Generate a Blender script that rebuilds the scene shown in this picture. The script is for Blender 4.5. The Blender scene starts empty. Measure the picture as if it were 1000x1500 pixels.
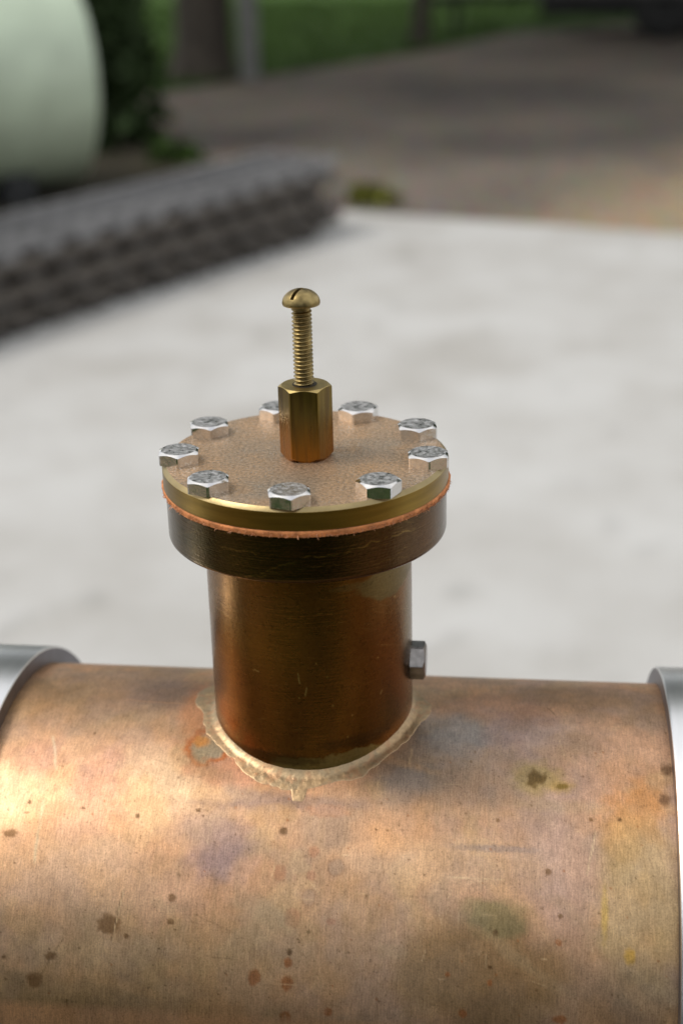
import bpy, bmesh, math, random
import numpy as np
from mathutils import Vector, Matrix
random.seed(7); RNG = np.random.default_rng(11)
S = bpy.context.scene
COL = S.collection

# ------------------------------------------------------------------ camera
H0 = 1.10                                   # height of the cover plate above the ground (m)
CAM = np.array([47.32, -309.04, 114.48])    # mm, relative to the cover plate's top centre
YAW, PITCH, ROLL, FPX = 0.1272, 0.3902, -0.0261, 2173.8
_f = np.array([-math.sin(YAW)*math.cos(PITCH), math.cos(YAW)*math.cos(PITCH), -math.sin(PITCH)])
_r = np.array([math.cos(YAW), math.sin(YAW), 0.0]); _u = np.cross(_r, _f)
cr, sr = math.cos(ROLL), math.sin(ROLL)
R_, U_ = cr*_r + sr*_u, -sr*_r + cr*_u
cd = bpy.data.cameras.new('camera'); cam = bpy.data.objects.new('camera', cd); COL.objects.link(cam)
cam.matrix_world = Matrix(((R_[0], U_[0], -_f[0], CAM[0]/1000), (R_[1], U_[1], -_f[1], CAM[1]/1000),
                           (R_[2], U_[2], -_f[2], CAM[2]/1000 + H0), (0, 0, 0, 1)))
cd.sensor_fit = 'VERTICAL'; cd.sensor_height = 36.0; cd.sensor_width = 24.0
cd.lens = FPX/1500*36.0
cd.clip_start = 0.01; cd.clip_end = 500
cd.dof.use_dof = True; cd.dof.focus_distance = 0.322; cd.dof.aperture_fstop = 11; cd.dof.aperture_blades = 0
S.camera = cam

# ------------------------------------------------------------------ sky, sun, exposure
SUN_AZ, SUN_EL = math.radians(182), math.radians(58)     # azimuth counter-clockwise from +x
sdir = Vector((math.cos(SUN_AZ)*math.cos(SUN_EL), math.sin(SUN_AZ)*math.cos(SUN_EL), math.sin(SUN_EL)))
W = bpy.data.worlds.new('World'); S.world = W; W.use_nodes = True
nt = W.node_tree; N, L = nt.nodes, nt.links
bg = N['Background']; bg.inputs['Strength'].default_value = 0.13
sky = N.new('ShaderNodeTexSky'); sky.sky_type = 'NISHITA'; sky.sun_disc = False
sky.sun_elevation = SUN_EL; sky.sun_rotation = math.pi/2 - SUN_AZ
sky.dust_density = 2.5; sky.air_density = 1.0; sky.ozone_density = 1.0
tc = N.new('ShaderNodeTexCoord'); no = N.new('ShaderNodeTexNoise'); no.inputs['Scale'].default_value = 2.2
no.inputs['Detail'].default_value = 6; no.inputs['Roughness'].default_value = 0.55
rp = N.new('ShaderNodeMapRange'); rp.inputs[1].default_value = 0.35; rp.inputs[2].default_value = 0.6
rp.inputs[3].default_value = 0.45; rp.inputs[4].default_value = 0.95
mx = N.new('ShaderNodeMix'); mx.data_type = 'RGBA'; mx.inputs[7].default_value = (7.4, 7.3, 7.1, 1)
L.new(tc.outputs['Generated'], no.inputs['Vector']); L.new(no.outputs['Fac'], rp.inputs[0])
L.new(rp.outputs[0], mx.inputs[0]); L.new(sky.outputs[0], mx.inputs[6]); L.new(mx.outputs[2], bg.inputs['Color'])
sl = bpy.data.lights.new('sun', 'SUN'); sl.energy = 1.25; sl.angle = math.radians(14); sl.color = (1.0, 0.95, 0.88)
so = bpy.data.objects.new('sun', sl); COL.objects.link(so)
so.rotation_euler = sdir.to_track_quat('Z', 'Y').to_euler(); so.location = (-4, 2, 8)
S.view_settings.view_transform = 'Standard'; S.view_settings.look = 'None'
S.view_settings.gamma = 1.0; S.view_settings.exposure = 0.31
S.view_settings.use_curve_mapping = False
S.cycles.caustics_reflective = False

# ------------------------------------------------------------------ helpers
def s2l(r, g, b):
    f = lambda c: (c/255/12.92) if c/255 <= .04045 else ((c/255+.055)/1.055)**2.4
    return (f(r), f(g), f(b))
def link(name, me, mat=None, parent=None):
    o = bpy.data.objects.new(name, me); COL.objects.link(o)
    if mat is not None:
        for m in (mat if isinstance(mat, (list, tuple)) else [mat]): me.materials.append(m)
    if parent is not None: o.parent = parent
    return o
def mesh(name, v, f, smooth=False):
    me = bpy.data.meshes.new(name); me.from_pydata([tuple(map(float, p)) for p in v], [], [tuple(map(int, q)) for q in f]); me.update()
    if smooth: me.polygons.foreach_set('use_smooth', [True]*len(me.polygons))
    return me
def bmdone(name, bm, smooth=False):
    me = bpy.data.meshes.new(name); bm.to_mesh(me); bm.free()
    if smooth: me.polygons.foreach_set('use_smooth', [True]*len(me.polygons))
    return me
def tag(o, label, cat, group=None, kind=None):
    if label: o['label'] = label
    if cat: o['category'] = cat
    if group: o['group'] = group
    if kind: o['kind'] = kind
    return o
def empty(name, loc, rz=0):
    o = bpy.data.objects.new(name, None); COL.objects.link(o); o.location = loc; o.rotation_euler = (0, 0, rz)
    o.empty_display_size = 0.05; return o
def bm_box(bm, c, s, bev=0, rz=0):
    r = bmesh.ops.create_cube(bm, size=1.0); vs = r['verts']
    M = Matrix.Translation(c) @ Matrix.Rotation(rz, 4, 'Z') @ Matrix.Diagonal((*s, 1))
    bmesh.ops.transform(bm, matrix=M, verts=vs)
    if bev:
        es = list({e for v in vs for e in v.link_edges}); bmesh.ops.bevel(bm, geom=es, offset=bev, segments=2, affect='EDGES', profile=.5)
def box_mesh(name, c, s, bev=0): bm = bmesh.new(); bm_box(bm, c, s, bev); return bmdone(name, bm)
def grid_mesh(name, P, wrap=False, smooth=True):
    """P (nu, nv, 3) -> quads; wrap closes the u direction"""
    nu, nv = P.shape[:2]; me = bpy.data.meshes.new(name)
    i = np.arange(nu if wrap else nu-1)[:, None]; j = np.arange(nv-1)[None, :]; i2 = (i+1) % nu
    F = np.stack([i*nv+j, i2*nv+j, i2*nv+j+1, i*nv+j+1], -1).reshape(-1, 4)
    me.vertices.add(nu*nv); me.vertices.foreach_set('co', P.reshape(-1).astype(np.float32))
    me.loops.add(F.size); me.loops.foreach_set('vertex_index', F.reshape(-1).astype(np.int32))
    me.polygons.add(len(F)); me.polygons.foreach_set('loop_start', np.arange(len(F), dtype=np.int32)*4)
    me.polygons.foreach_set('use_smooth', np.full(len(F), smooth)); me.update(calc_edges=True); me.validate()
    return me
def set_attr(me, col, rough):
    n = len(me.vertices); a = me.color_attributes.new('Tint', 'FLOAT_COLOR', 'POINT')
    c = np.ones((n, 4), np.float32); c[:, :3] = col.reshape(-1, 3); c[:, 3] = 1; a.data.foreach_set('color', c.reshape(-1))
    b = me.attributes.new('Rough', 'FLOAT', 'POINT'); b.data.foreach_set('value', rough.reshape(-1).astype(np.float32))
_perm = RNG.random((256, 256))
def vnoise(x, y):
    xi, yi = np.floor(x).astype(int), np.floor(y).astype(int); fx, fy = x-xi, y-yi
    fx, fy = fx*fx*(3-2*fx), fy*fy*(3-2*fy); g = lambda a, b: _perm[a & 255, b & 255]
    return (g(xi, yi)*(1-fx)+g(xi+1, yi)*fx)*(1-fy)+(g(xi, yi+1)*(1-fx)+g(xi+1, yi+1)*fx)*fy
def fbm(x, y, o=4):
    t, a, s = 0, .5, 0
    for k in range(o):                        # each octave turned, so no lattice direction shows
        c_, s_ = math.cos(.7+1.9*k), math.sin(.7+1.9*k); t = t + a*vnoise((x*c_-y*s_)*2**k+17.3*k, (x*s_+y*c_)*2**k+9.1*k); s += a; a *= .5
    return t/s
def sstep(a, b, x): t = np.clip((x-a)/(b-a), 0, 1); return t*t*(3-2*t)

# ------------------------------------------------------------------ materials
def new_mat(name):
    m = bpy.data.materials.new(name); m.use_nodes = True; return m, m.node_tree.nodes, m.node_tree.links, m.node_tree.nodes['Principled BSDF']
def plain(name, col, rough=.5, metal=0, var=.15, scale=40, bump=0, bscale=None, spec=.5, mapping=(1, 1, 1)):
    m, N, L, B = new_mat(name)
    tc = N.new('ShaderNodeTexCoord'); mp = N.new('ShaderNodeMapping'); mp.inputs['Scale'].default_value = mapping
    L.new(tc.outputs['Object'], mp.inputs[0])
    n = N.new('ShaderNodeTexNoise'); n.inputs['Scale'].default_value = scale; n.inputs['Detail'].default_value = 5; L.new(mp.outputs[0], n.inputs['Vector'])
    r = N.new('ShaderNodeMapRange'); r.inputs[1].default_value = .3; r.inputs[2].default_value = .7; r.inputs[3].default_value = 1-var; r.inputs[4].default_value = 1+var
    L.new(n.outputs['Fac'], r.inputs[0])
    v = N.new('ShaderNodeVectorMath'); v.operation = 'SCALE'; v.inputs[0].default_value = col[:3]; L.new(r.outputs[0], v.inputs['Scale'])
    L.new(v.outputs[0], B.inputs['Base Color'])
    B.inputs['Roughness'].default_value = rough; B.inputs['Metallic'].default_value = metal; B.inputs['Specular IOR Level'].default_value = spec
    if bump:
        n2 = N.new('ShaderNodeTexNoise'); n2.inputs['Scale'].default_value = bscale or scale*4; n2.inputs['Detail'].default_value = 4; L.new(mp.outputs[0], n2.inputs['Vector'])
        bp = N.new('ShaderNodeBump'); bp.inputs['Strength'].default_value = bump; bp.inputs['Distance'].default_value = .3/(bscale or scale*4)
        L.new(n2.outputs['Fac'], bp.inputs['Height']); L.new(bp.outputs[0], B.inputs['Normal'])
    return m
def metal_attr(name, metal, grain, gvar=.18, bump=.12, pit=0.0, pitscale=900, spec=.5, fine=1500):
    """metal whose stains come from the mesh's Tint / Rough attributes; grain = mapping scale of the brushed grain"""
    m, N, L, B = new_mat(name)
    a = N.new('ShaderNodeAttribute'); a.attribute_name = 'Tint'; ra = N.new('ShaderNodeAttribute'); ra.attribute_name = 'Rough'
    tc = N.new('ShaderNodeTexCoord'); mp = N.new('ShaderNodeMapping'); mp.inputs['Scale'].default_value = grain; L.new(tc.outputs['Object'], mp.inputs[0])
    n = N.new('ShaderNodeTexNoise'); n.inputs['Scale'].default_value = 1; n.inputs['Detail'].default_value = 3; L.new(mp.outputs[0], n.inputs['Vector'])
    n2 = N.new('ShaderNodeTexNoise'); n2.inputs['Scale'].default_value = fine; n2.inputs['Detail'].default_value = 2; L.new(tc.outputs['Object'], n2.inputs['Vector'])
    ad = N.new('ShaderNodeMath'); ad.operation = 'ADD'; L.new(n.outputs['Fac'], ad.inputs[0]); L.new(n2.outputs['Fac'], ad.inputs[1])
    r = N.new('ShaderNodeMapRange'); r.inputs[1].default_value = .7; r.inputs[2].default_value = 1.3; r.inputs[3].default_value = 1-gvar; r.inputs[4].default_value = 1+gvar
    L.new(ad.outputs[0], r.inputs[0])
    v = N.new('ShaderNodeVectorMath'); v.operation = 'SCALE'; L.new(a.outputs['Color'], v.inputs[0]); L.new(r.outputs[0], v.inputs['Scale'])
    out = v.outputs[0]
    if pit:
        n3 = N.new('ShaderNodeTexNoise'); n3.inputs['Scale'].default_value = pitscale; n3.inputs['Detail'].default_value = 1; L.new(tc.outputs['Object'], n3.inputs['Vector'])
        r3 = N.new('ShaderNodeMapRange'); r3.inputs[1].default_value = .27; r3.inputs[2].default_value = .36; r3.inputs[3].default_value = 1-pit; r3.inputs[4].default_value = 1
        L.new(n3.outputs['Fac'], r3.inputs[0]); v3 = N.new('ShaderNodeVectorMath'); v3.operation = 'SCALE'; L.new(out, v3.inputs[0]); L.new(r3.outputs[0], v3.inputs['Scale']); out = v3.outputs[0]
    L.new(out, B.inputs['Base Color']); L.new(ra.outputs['Fac'], B.inputs['Roughness'])
    B.inputs['Metallic'].default_value = metal; B.inputs['Specular IOR Level'].default_value = spec
    bp = N.new('ShaderNodeBump'); bp.inputs['Strength'].default_value = bump; bp.inputs['Distance'].default_value = .00015
    L.new(ad.outputs[0], bp.inputs['Height']); L.new(bp.outputs[0], B.inputs['Normal'])
    return m

# ------------------------------------------------------------------ the ground
def flat_poly(name, pts, z, mat, thick=0):
    bm = bmesh.new(); vs = [bm.verts.new((x, y, z)) for x, y in pts]; f = bm.faces.new(vs); f.normal_update()
    if f.normal.z < 0: f.normal_flip()
    if thick:
        r = bmesh.ops.extrude_face_region(bm, geom=[f]); nv = [g for g in r['geom'] if isinstance(g, bmesh.types.BMVert)]
        bmesh.ops.translate(bm, verts=nv, vec=(0, 0, -thick)); bmesh.ops.recalc_face_normals(bm, faces=bm.faces)
    return tag(link(name, bmdone(name, bm), mat), None, None, kind='structure')
# gravel
gm, N, L, B = new_mat('gravel')
tc = N.new('ShaderNodeTexCoord'); vo = N.new('ShaderNodeTexVoronoi'); vo.inputs['Scale'].default_value = 45; L.new(tc.outputs['Object'], vo.inputs['Vector'])
n1 = N.new('ShaderNodeTexNoise'); n1.inputs['Scale'].default_value = .55; n1.inputs['Detail'].default_value = 6; L.new(tc.outputs['Object'], n1.inputs['Vector'])
cr_ = N.new('ShaderNodeValToRGB'); cr_.color_ramp.elements[0].color = (.118, .105, .093, 1); cr_.color_ramp.elements[1].color = (.235, .20, .16, 1)
cr_.color_ramp.elements[0].position = .36; cr_.color_ramp.elements[1].position = .62
L.new(n1.outputs['Fac'], cr_.inputs[0])
hs = N.new('ShaderNodeMix'); hs.data_type = 'RGBA'; hs.blend_type = 'MULTIPLY'; hs.inputs[0].default_value = .55
sx = N.new('ShaderNodeSeparateXYZ'); L.new(tc.outputs['Object'], sx.inputs[0])
m1 = N.new('ShaderNodeMath'); m1.operation = 'MULTIPLY_ADD'; m1.inputs[1].default_value = -.42; L.new(sx.outputs[1], m1.inputs[0]); L.new(sx.outputs[0], m1.inputs[2])
m2 = N.new('ShaderNodeMath'); m2.operation = 'MULTIPLY_ADD'; m2.inputs[1].default_value = 1.6; L.new(n1.outputs['Fac'], m2.inputs[0]); L.new(m1.outputs[0], m2.inputs[2])
mr = N.new('ShaderNodeMapRange'); mr.interpolation_type = 'SMOOTHSTEP'; mr.inputs[1].default_value = -1.9; mr.inputs[2].default_value = -1.0; L.new(m2.outputs[0], mr.inputs[0])   # sandy track along the slab, its sunlit tone put into the colour
sm = N.new('ShaderNodeMix'); sm.data_type = 'RGBA'; sm.inputs[7].default_value = (.36, .275, .185, 1); L.new(mr.outputs[0], sm.inputs[0]); L.new(cr_.outputs[0], sm.inputs[6])
L.new(sm.outputs[2], hs.inputs[6]); L.new(vo.outputs['Color'], hs.inputs[7]); 
sc2 = N.new('ShaderNodeVectorMath'); sc2.operation = 'SCALE'; sc2.inputs['Scale'].default_value = 1.3; L.new(hs.outputs[2], sc2.inputs[0])
L.new(sc2.outputs[0], B.inputs['Base Color']); B.inputs['Roughness'].default_value = .95; B.inputs['Specular IOR Level'].default_value = .1
bp = N.new('ShaderNodeBump'); bp.inputs['Strength'].default_value = .8; bp.inputs['Distance'].default_value = .02; L.new(vo.outputs['Distance'], bp.inputs['Height']); L.new(bp.outputs[0], B.inputs['Normal'])
flat_poly('ground', [(-150, -150), (150, -150), (150, 150), (-150, 150)], 0.0, gm)
# lawns: beyond the gravel and on the photographer's side
lm = plain('lawn_grass', (.040, .080, .014), .9, 0, .5, 1.6, .8, 60, spec=.05)
flat_poly('lawn', [(-40, 8.3), (-3.6, 9.0), (-2.4, 10.4), (-0.9, 12.9), (0.0, 15.0), (3, 17), (40, 21), (40, 80), (-40, 80)], 0.004, lm)
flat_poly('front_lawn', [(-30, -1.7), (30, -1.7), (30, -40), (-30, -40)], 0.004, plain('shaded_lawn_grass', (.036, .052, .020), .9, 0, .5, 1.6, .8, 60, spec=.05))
flat_poly('added_ground_patch', [(-12, 3.2), (-3.0, 3.4), (-1.75, 6.0), (-1.62, 7.0), (-1.9, 8.2), (-3.2, 9.2), (-12, 8.6)], 0.008, plain('added_dark_ground', (.045, .040, .028), .95, 0, .4, 5, .6, 50, spec=.1))  # dark ground added round the tank so its underside stays dim
# concrete slab
cm, N, L, B = new_mat('concrete')
tc = N.new('ShaderNodeTexCoord')
n1 = N.new('ShaderNodeTexNoise'); n1.inputs['Scale'].default_value = 2.3; n1.inputs['Detail'].default_value = 8; n1.inputs['Roughness'].default_value = .6
n2 = N.new('ShaderNodeTexNoise'); n2.inputs['Scale'].default_value = 9; n2.inputs['Detail'].default_value = 5
n3 = N.new('ShaderNodeTexNoise'); n3.inputs['Scale'].default_value = 160; n3.inputs['Detail'].default_value = 4
for n in (n1, n2, n3): L.new(tc.outputs['Object'], n.inputs['Vector'])
c1 = N.new('ShaderNodeValToRGB'); c1.color_ramp.elements[0].position = .34; c1.color_ramp.elements[1].position = .60
c1.color_ramp.elements[0].color = (.405, .395, .372, 1); c1.color_ramp.elements[1].color = (.51, .51, .497, 1); L.new(n1.outputs['Fac'], c1.inputs[0])
c2 = N.new('ShaderNodeMapRange'); c2.inputs[1].default_value = .27; c2.inputs[2].default_value = .40; c2.inputs[3].default_value = .84; c2.inputs[4].default_value = 1; L.new(n2.outputs['Fac'], c2.inputs[0])
c3 = N.new('ShaderNodeMapRange'); c3.inputs[3].default_value = .9; c3.inputs[4].default_value = 1.1; L.new(n3.outputs['Fac'], c3.inputs[0])
mu = N.new('ShaderNodeMath'); mu.operation = 'MULTIPLY'; L.new(c2.outputs[0], mu.inputs[0]); L.new(c3.outputs[0], mu.inputs[1])
vs = N.new('ShaderNodeVectorMath'); vs.operation = 'SCALE'; L.new(c1.outputs[0], vs.inputs[0]); L.new(mu.outputs[0], vs.inputs['Scale']); L.new(vs.outputs[0], B.inputs['Base Color'])
B.inputs['Roughness'].default_value = .85
bp = N.new('ShaderNodeBump'); bp.inputs['Strength'].default_value = .3; bp.inputs['Distance'].default_value = .004; L.new(n3.outputs['Fac'], bp.inputs['Height']); L.new(bp.outputs[0], B.inputs['Normal'])
flat_poly('concrete_slab', [(-0.80, 5.83), (9.0, 2.54), (9.0, 1.2), (1.2, -.5), (-4.13, -.5)], 0.03, cm, .12)

# ------------------------------------------------------------------ the boiler (all shape data in mm, cover plate top = 0)
RL, RF, RP, RC, ZC, RS, XL, XR = 32.0, 31.53, 23.58, 62.02, -125.68, 66.42, -73.3, 82.9
ZG, ZF0, ZF1 = -5.0, -6.3, -17.29
BASE = np.array([0, 0, ZC-RS])
boiler = tag(empty('steam_boiler', (0, 0, H0+BASE[2]/1000)),
             'copper boiler barrel with tarnished brass steam dome under a bolted round cover', 'boiler')
mm = lambda P: (np.asarray(P, float)-BASE)/1000.0
def ray(px, py):
    d = _f + R_*(np.asarray(px, float)[..., None]-500)/FPX - U_*(np.asarray(py, float)[..., None]-750)/FPX
    return d
def barrel_at(px, py):                       # photo pixel -> (x, arc) in mm on the barrel; arc from the crown towards the viewer
    d = ray(px, py); o = CAM-np.array([0, 0, ZC])
    a = d[..., 1]**2+d[..., 2]**2; b = o[1]*d[..., 1]+o[2]*d[..., 2]; c = o[1]**2+o[2]**2-RC**2
    t = (-b-np.sqrt(np.maximum(b*b-a*c, 0)))/a; P = o+d*t[..., None]
    return P[..., 0], RC*np.arctan2(-P[..., 1], P[..., 2])
def post_at(px, py):                         # photo pixel -> (arc, z) on the dome tube; arc 0 faces -y, positive to +x
    d = ray(px, py); a = d[..., 0]**2+d[..., 1]**2; b = CAM[0]*d[..., 0]+CAM[1]*d[..., 1]; c = CAM[0]**2+CAM[1]**2-RP**2
    t = (-b-np.sqrt(np.maximum(b*b-a*c, 0)))/a; P = CAM+d*t[..., None]
    return RP*np.arctan2(P[..., 0], -P[..., 1]), P[..., 2]
class Skin:
    """stain painter on an unrolled surface (A, B in mm)"""
    def __init__(s, A, B, base, rough, at, lim=None):
        s.A, s.B, s.at = A, B, at; s.c = np.ones(A.shape+(3,))*np.array(base); s.r = np.full(A.shape, rough); s.lim = lim
    def mix(s, m, col, rough=None, ix=...):
        m = np.clip(m, 0, 1)
        if s.lim is not None: m = m*s.lim[ix]
        s.c[ix] = s.c[ix]*(1-m[..., None])+np.array(col)*m[..., None]
        if rough is not None: s.r[ix] = s.r[ix]*(1-m)+rough*m
    def frame(s, px, py, rx, ry):
        a, b = s.at(np.array([px-rx, px+rx, px, px, px]), np.array([py, py, py-ry, py+ry, py]))
        return a[4], b[4], abs(a[1]-a[0])/2, abs(b[3]-b[2])/2
    def blob(s, px, py, rx, ry, col, k=.9, soft=.2, jag=.3, rough=None, rim=None, nf=None, rot=0):
        ca, cb, ra, rb = s.frame(px, py, rx, ry); far_ = (1.4+soft+1.2*jag)*max(ra, rb)
        ix = np.nonzero((np.abs(s.A-ca) < far_) & (np.abs(s.B-cb) < far_)); sA, sB = s.A[ix], s.B[ix]; A, B = sA-ca, sB-cb
        if rot: A, B = A*math.cos(rot)+B*math.sin(rot), -A*math.sin(rot)+B*math.cos(rot)
        nf = nf or 1.6/max(min(ra, rb), .3)
        d = np.hypot(A/ra, B/rb)+jag*2*(fbm(sA*nf+px*.37, sB*nf+py*.53, 3)-.5)
        m = k*(1-sstep(1-soft, 1+soft, d))
        s.mix(m, col, rough, ix)
        if rim: s.mix(rim[1]*np.exp(-((d-1)/.16)**2), rim[0], None, ix)
    def line(s, p0, p1, w, col, k=.8, wob=.0, brk=0.):
        a, b = s.at(np.array([p0[0], p1[0]]), np.array([p0[1], p1[1]])); u = np.array([a[1]-a[0], b[1]-b[0]]); ln = np.hypot(*u); u /= ln
        ix = np.nonzero((np.abs(s.A-a.mean()) < ln) & (np.abs(s.B-b.mean()) < ln)); sA, sB = s.A[ix], s.B[ix]
        t = (sA-a[0])*u[0]+(sB-b[0])*u[1]; d = -(sA-a[0])*u[1]+(sB-b[0])*u[0]
        d = d+wob*2*(fbm(t*.4, t*0+p0[0], 2)-.5)
        m = k*np.exp(-(d/w)**2)*sstep(0, .12*ln, t)*(1-sstep(.88*ln, ln, t))
        if brk: m = m*sstep(brk-.15, brk+.15, fbm(t*.9+p0[0], d*0+p0[1], 2))
        s.mix(m, col, None, ix)

# --- barrel
dense = np.arange(-78, 88.01, .30)
xs = np.concatenate([np.linspace(-185, -80, 12), dense, np.linspace(91, 195, 12)])
aa = np.concatenate([np.arange(-34, 78, .30), np.linspace(80, 2*np.pi*RC-36, 60)])
A, Bq = np.meshgrid(xs, aa, indexing='ij'); ANG = Bq/RC
P = np.stack([A, -RC*np.sin(ANG), ZC+RC*np.cos(ANG)], -1)
sk = Skin(A, Bq, (.60, .375, .245), .42, barrel_at, lim=((Bq > -34) & (Bq < 78)).astype(float))
nz = lambda f, o=4, dx=0: fbm(A*f+dx, Bq*f+dx*1.7, o)
# broad drifting tarnish
sk.mix(.75*sstep(.45, .62, nz(.055, 4, 3)), (.60, .37, .26)); sk.mix(.6*sstep(.48, .66, nz(.07, 4, 40)), (.40, .30, .24), .42)
sk.mix(.5*sstep(.50, .68, nz(.06, 4, 77)), (.50, .37, .34)); sk.mix(.45*sstep(.55, .7, nz(.11, 4, 120)), (.62, .44, .27), .31)
sk.mix(.35*sstep(.5, .7, fbm(A*1.1, Bq*.10, 3)), (.45, .31, .21))
o_, pk, gr, pu = (.62, .30, .12), (.66, .36, .24), (.30, .29, .26), (.30, .215, .235)
bl = sk.blob
# zones read off the photograph: heat tints and painted shadow round the dome, cleaned copper and painted highlights left, yellower strip right
bl(150, 1030, 190, 40, (.50, .33, .22), .55, .6); bl(60, 1020, 60, 26, (.55, .34, .18), .5, .6)
bl(110, 1160, 190, 90, (.72, .46, .32), .75, .6, .4, .40, nf=.12); bl(60, 1105, 36, 26, (.55, .33, .26), .7, .5, .5, .46, nf=.25); bl(150, 1135, 44, 40, (.60, .36, .28), .75, .5, .6, .46, nf=.25); bl(120, 1200, 60, 30, (.66, .40, .27), .6, .5, .5, .46, nf=.2); bl(235, 1150, 60, 55, (.70, .52, .35), .6, .6, .45, .45, nf=.25); bl(10, 1165, 40, 45, (.70, .52, .35), .6, .6, .45, .45, nf=.25)  # cream patches paint the sun's highlight over cleaned copper
bl(250, 1015, 60, 20, (.26, .19, .18), .6, .6); bl(290, 1040, 24, 40, (.60, .27, .13), .6, .5)
bl(655, 1075, 70, 45, (.27, .28, .30), .75, .6, .4, .40, nf=.2); bl(690, 1140, 120, 40, (.36, .29, .25), .6, .6, nf=.15); bl(775, 1070, 60, 26, (.36, .28, .29), .7, .5, nf=.2)  # blue-grey heat tint mixed with the dome's cast shadow, painted in
bl(720, 1035, 90, 18, (.50, .29, .22), .5, .6); bl(855, 1020, 110, 14, (.38, .24, .14), .6, .6); bl(850, 1080, 50, 40, (.58, .40, .33), .5, .6)
bl(930, 1195, 46, 50, o_, .85, .5, .4, .36, rot=.5, nf=.35); bl(905, 1235, 30, 34, (.64, .38, .18), .7, .5, nf=.3); bl(935, 1320, 62, 130, (.60, .45, .25), .6, .45, .25, .33, nf=.2)
bl(885, 1340, 5, 40, (.66, .46, .14), .7, .5); bl(922, 1402, 8, 12, (.68, .42, .07), .8, .4)
bl(820, 1235, 60, 130, (.52, .37, .33), .55, .5, .3, nf=.15); bl(640, 1265, 130, 38, (.66, .47, .34), .6, .6, .3, .32, nf=.15)  # pale middle oval paints the sky's sheen on the barrel
bl(560, 1225, 44, 30, (.60, .36, .22), .6, .6); bl(700, 1430, 130, 85, (.29, .19, .105), .85, .3, .3, .40, nf=.12); bl(900, 1460, 90, 50, (.25, .19, .14), .6, .7, nf=.1)
bl(730, 1345, 46, 27, (.27, .235, .14), .8, .35, .3, .45, nf=.45); bl(700, 1330, 30, 14, (.36, .29, .17), .6, .4)
bl(325, 1245, 38, 40, pu, .75, .55, .5, .38, nf=.28); bl(300, 1215, 50, 22, (.44, .30, .25), .5, .6)
bl(725, 1243, 62, 5, (.36, .28, .26), .7, .5, .5); bl(480, 1400, 150, 100, (.52, .375, .245), .45, .7)
bl(150, 1480, 220, 40, (.36, .26, .15), .6, .7); bl(100, 1290, 130, 50, (.72, .48, .33), .7, .6, .3, .36, nf=.12); bl(200, 1400, 200, 60, (.52, .38, .23), .5, .7)  # pale oval at far left carries the highlight's brightness in the copper colour
# beside and under the solder: salmon flare, grey-green patch with rust rim, dark violet band below
bl(345, 1128, 70, 22, pk, .9, .4, .4, .34, nf=.3); bl(380, 1172, 80, 13, (.27, .20, .20), .85, .6, .3); bl(470, 1178, 60, 10, (.33, .235, .20), .7, .6)
bl(303, 1093, 30, 23, (.36, .31, .24), .95, .2, .35, .5, rim=((.50, .17, .06), .9), nf=.45); bl(295, 1086, 12, 8, (.66, .30, .08), .8, .5)
bl(400, 1192, 40, 16, (.50, .33, .20), .6, .3); bl(480, 1188, 34, 9, (.52, .27, .16), .6, .35)
bl(320, 1165, 60, 10, (.80, .55, .36), .5, .6); bl(600, 1140, 46, 24, (.30, .265, .25), .7, .6)
bl(785, 1140, 34, 22, (.44, .34, .15), .7, .5, .4, .45); bl(784, 1140, 13, 10, (.14, .085, .03), .8, .5, .8, .5); bl(823, 1152, 9, 4, (.05, .03, .015), .95, .3, .3); bl(823, 1152, 18, 9, (.46, .32, .10), .5, .5)
# spatter spots (x, y, rx, ry)
dk, ru, br = (.11, .06, .028), (.36, .14, .055), (.19, .105, .05)
for x, y, a, b in [(160, 1353, 17, 14), (50, 1435, 11, 11), (75, 1400, 8, 6), (15, 1221, 11, 6)]: bl(x, y, a, b, br, .78, .32, .45, .42)
for x, y, a, b in [(252, 1315, 6, 6), (250, 1350, 5, 4), (185, 1371, 4, 4), (803, 1277, 5, 5), (820, 1342, 4, 4), (729, 1202, 3, 3), (865, 1201, 3, 3)]: bl(x, y, a, b, br, .75, .25, .3, .42)
for x, y, a, b in [(415, 1217, 6, 6), (6, 1402, 4, 3), (202, 1195, 3, 4), (122, 1184, 3, 2), (291, 1187, 4, 3), (725, 1367, 5, 5), (44, 1175, 3, 3), (40, 1190, 3, 2), (452, 1365, 3, 3), (424, 1395, 4, 5), (907, 1201, 3, 3), (717, 1417, 3, 3)]: bl(x, y, a, b, dk, .8, .4, .4, .45)
for x, y, a, b in [(372, 1432, 9, 12), (420, 1440, 9, 11), (417, 1490, 9, 9), (480, 1483, 7, 6), (818, 1381, 5, 5), (717, 1440, 4, 5), (677, 1485, 6, 6), (820, 1494, 10, 6), (422, 1410, 6, 7), (655, 1428, 4, 4)]: bl(x, y, a, b, ru, .75, .25, .3, .42)
for x, y, a, b in [(460, 1248, 8, 8), (410, 1278, 9, 13), (456, 1282, 7, 8), (428, 1345, 11, 14), (485, 1350, 7, 5)]: bl(x, y, a, b, (.46, .25, .17), .7, .3, .25)
for x, y, a, b in [(493, 1270, 13, 12), (452, 1315, 10, 13)]: bl(x, y, a, b, (.42, .30, .23), .7, .2, .2, .4, rim=((.34, .20, .13), .35))
for x, y in [(975, 1127), (972, 1172)]: bl(x, y, 9, 8, (.22, .12, .07), .85, .5, .4, .45)
for k in range(150):                          # fine pepper of pits
    x, y = RNG.uniform(0, 1000), 1060+440*RNG.random()**.8
    if 320 < x < 610 and y < 1150: continue
    r = RNG.uniform(.9, 1.9); bl(x, y, r, r, dk if RNG.random() < .7 else ru, .7, .5, .1)
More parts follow.
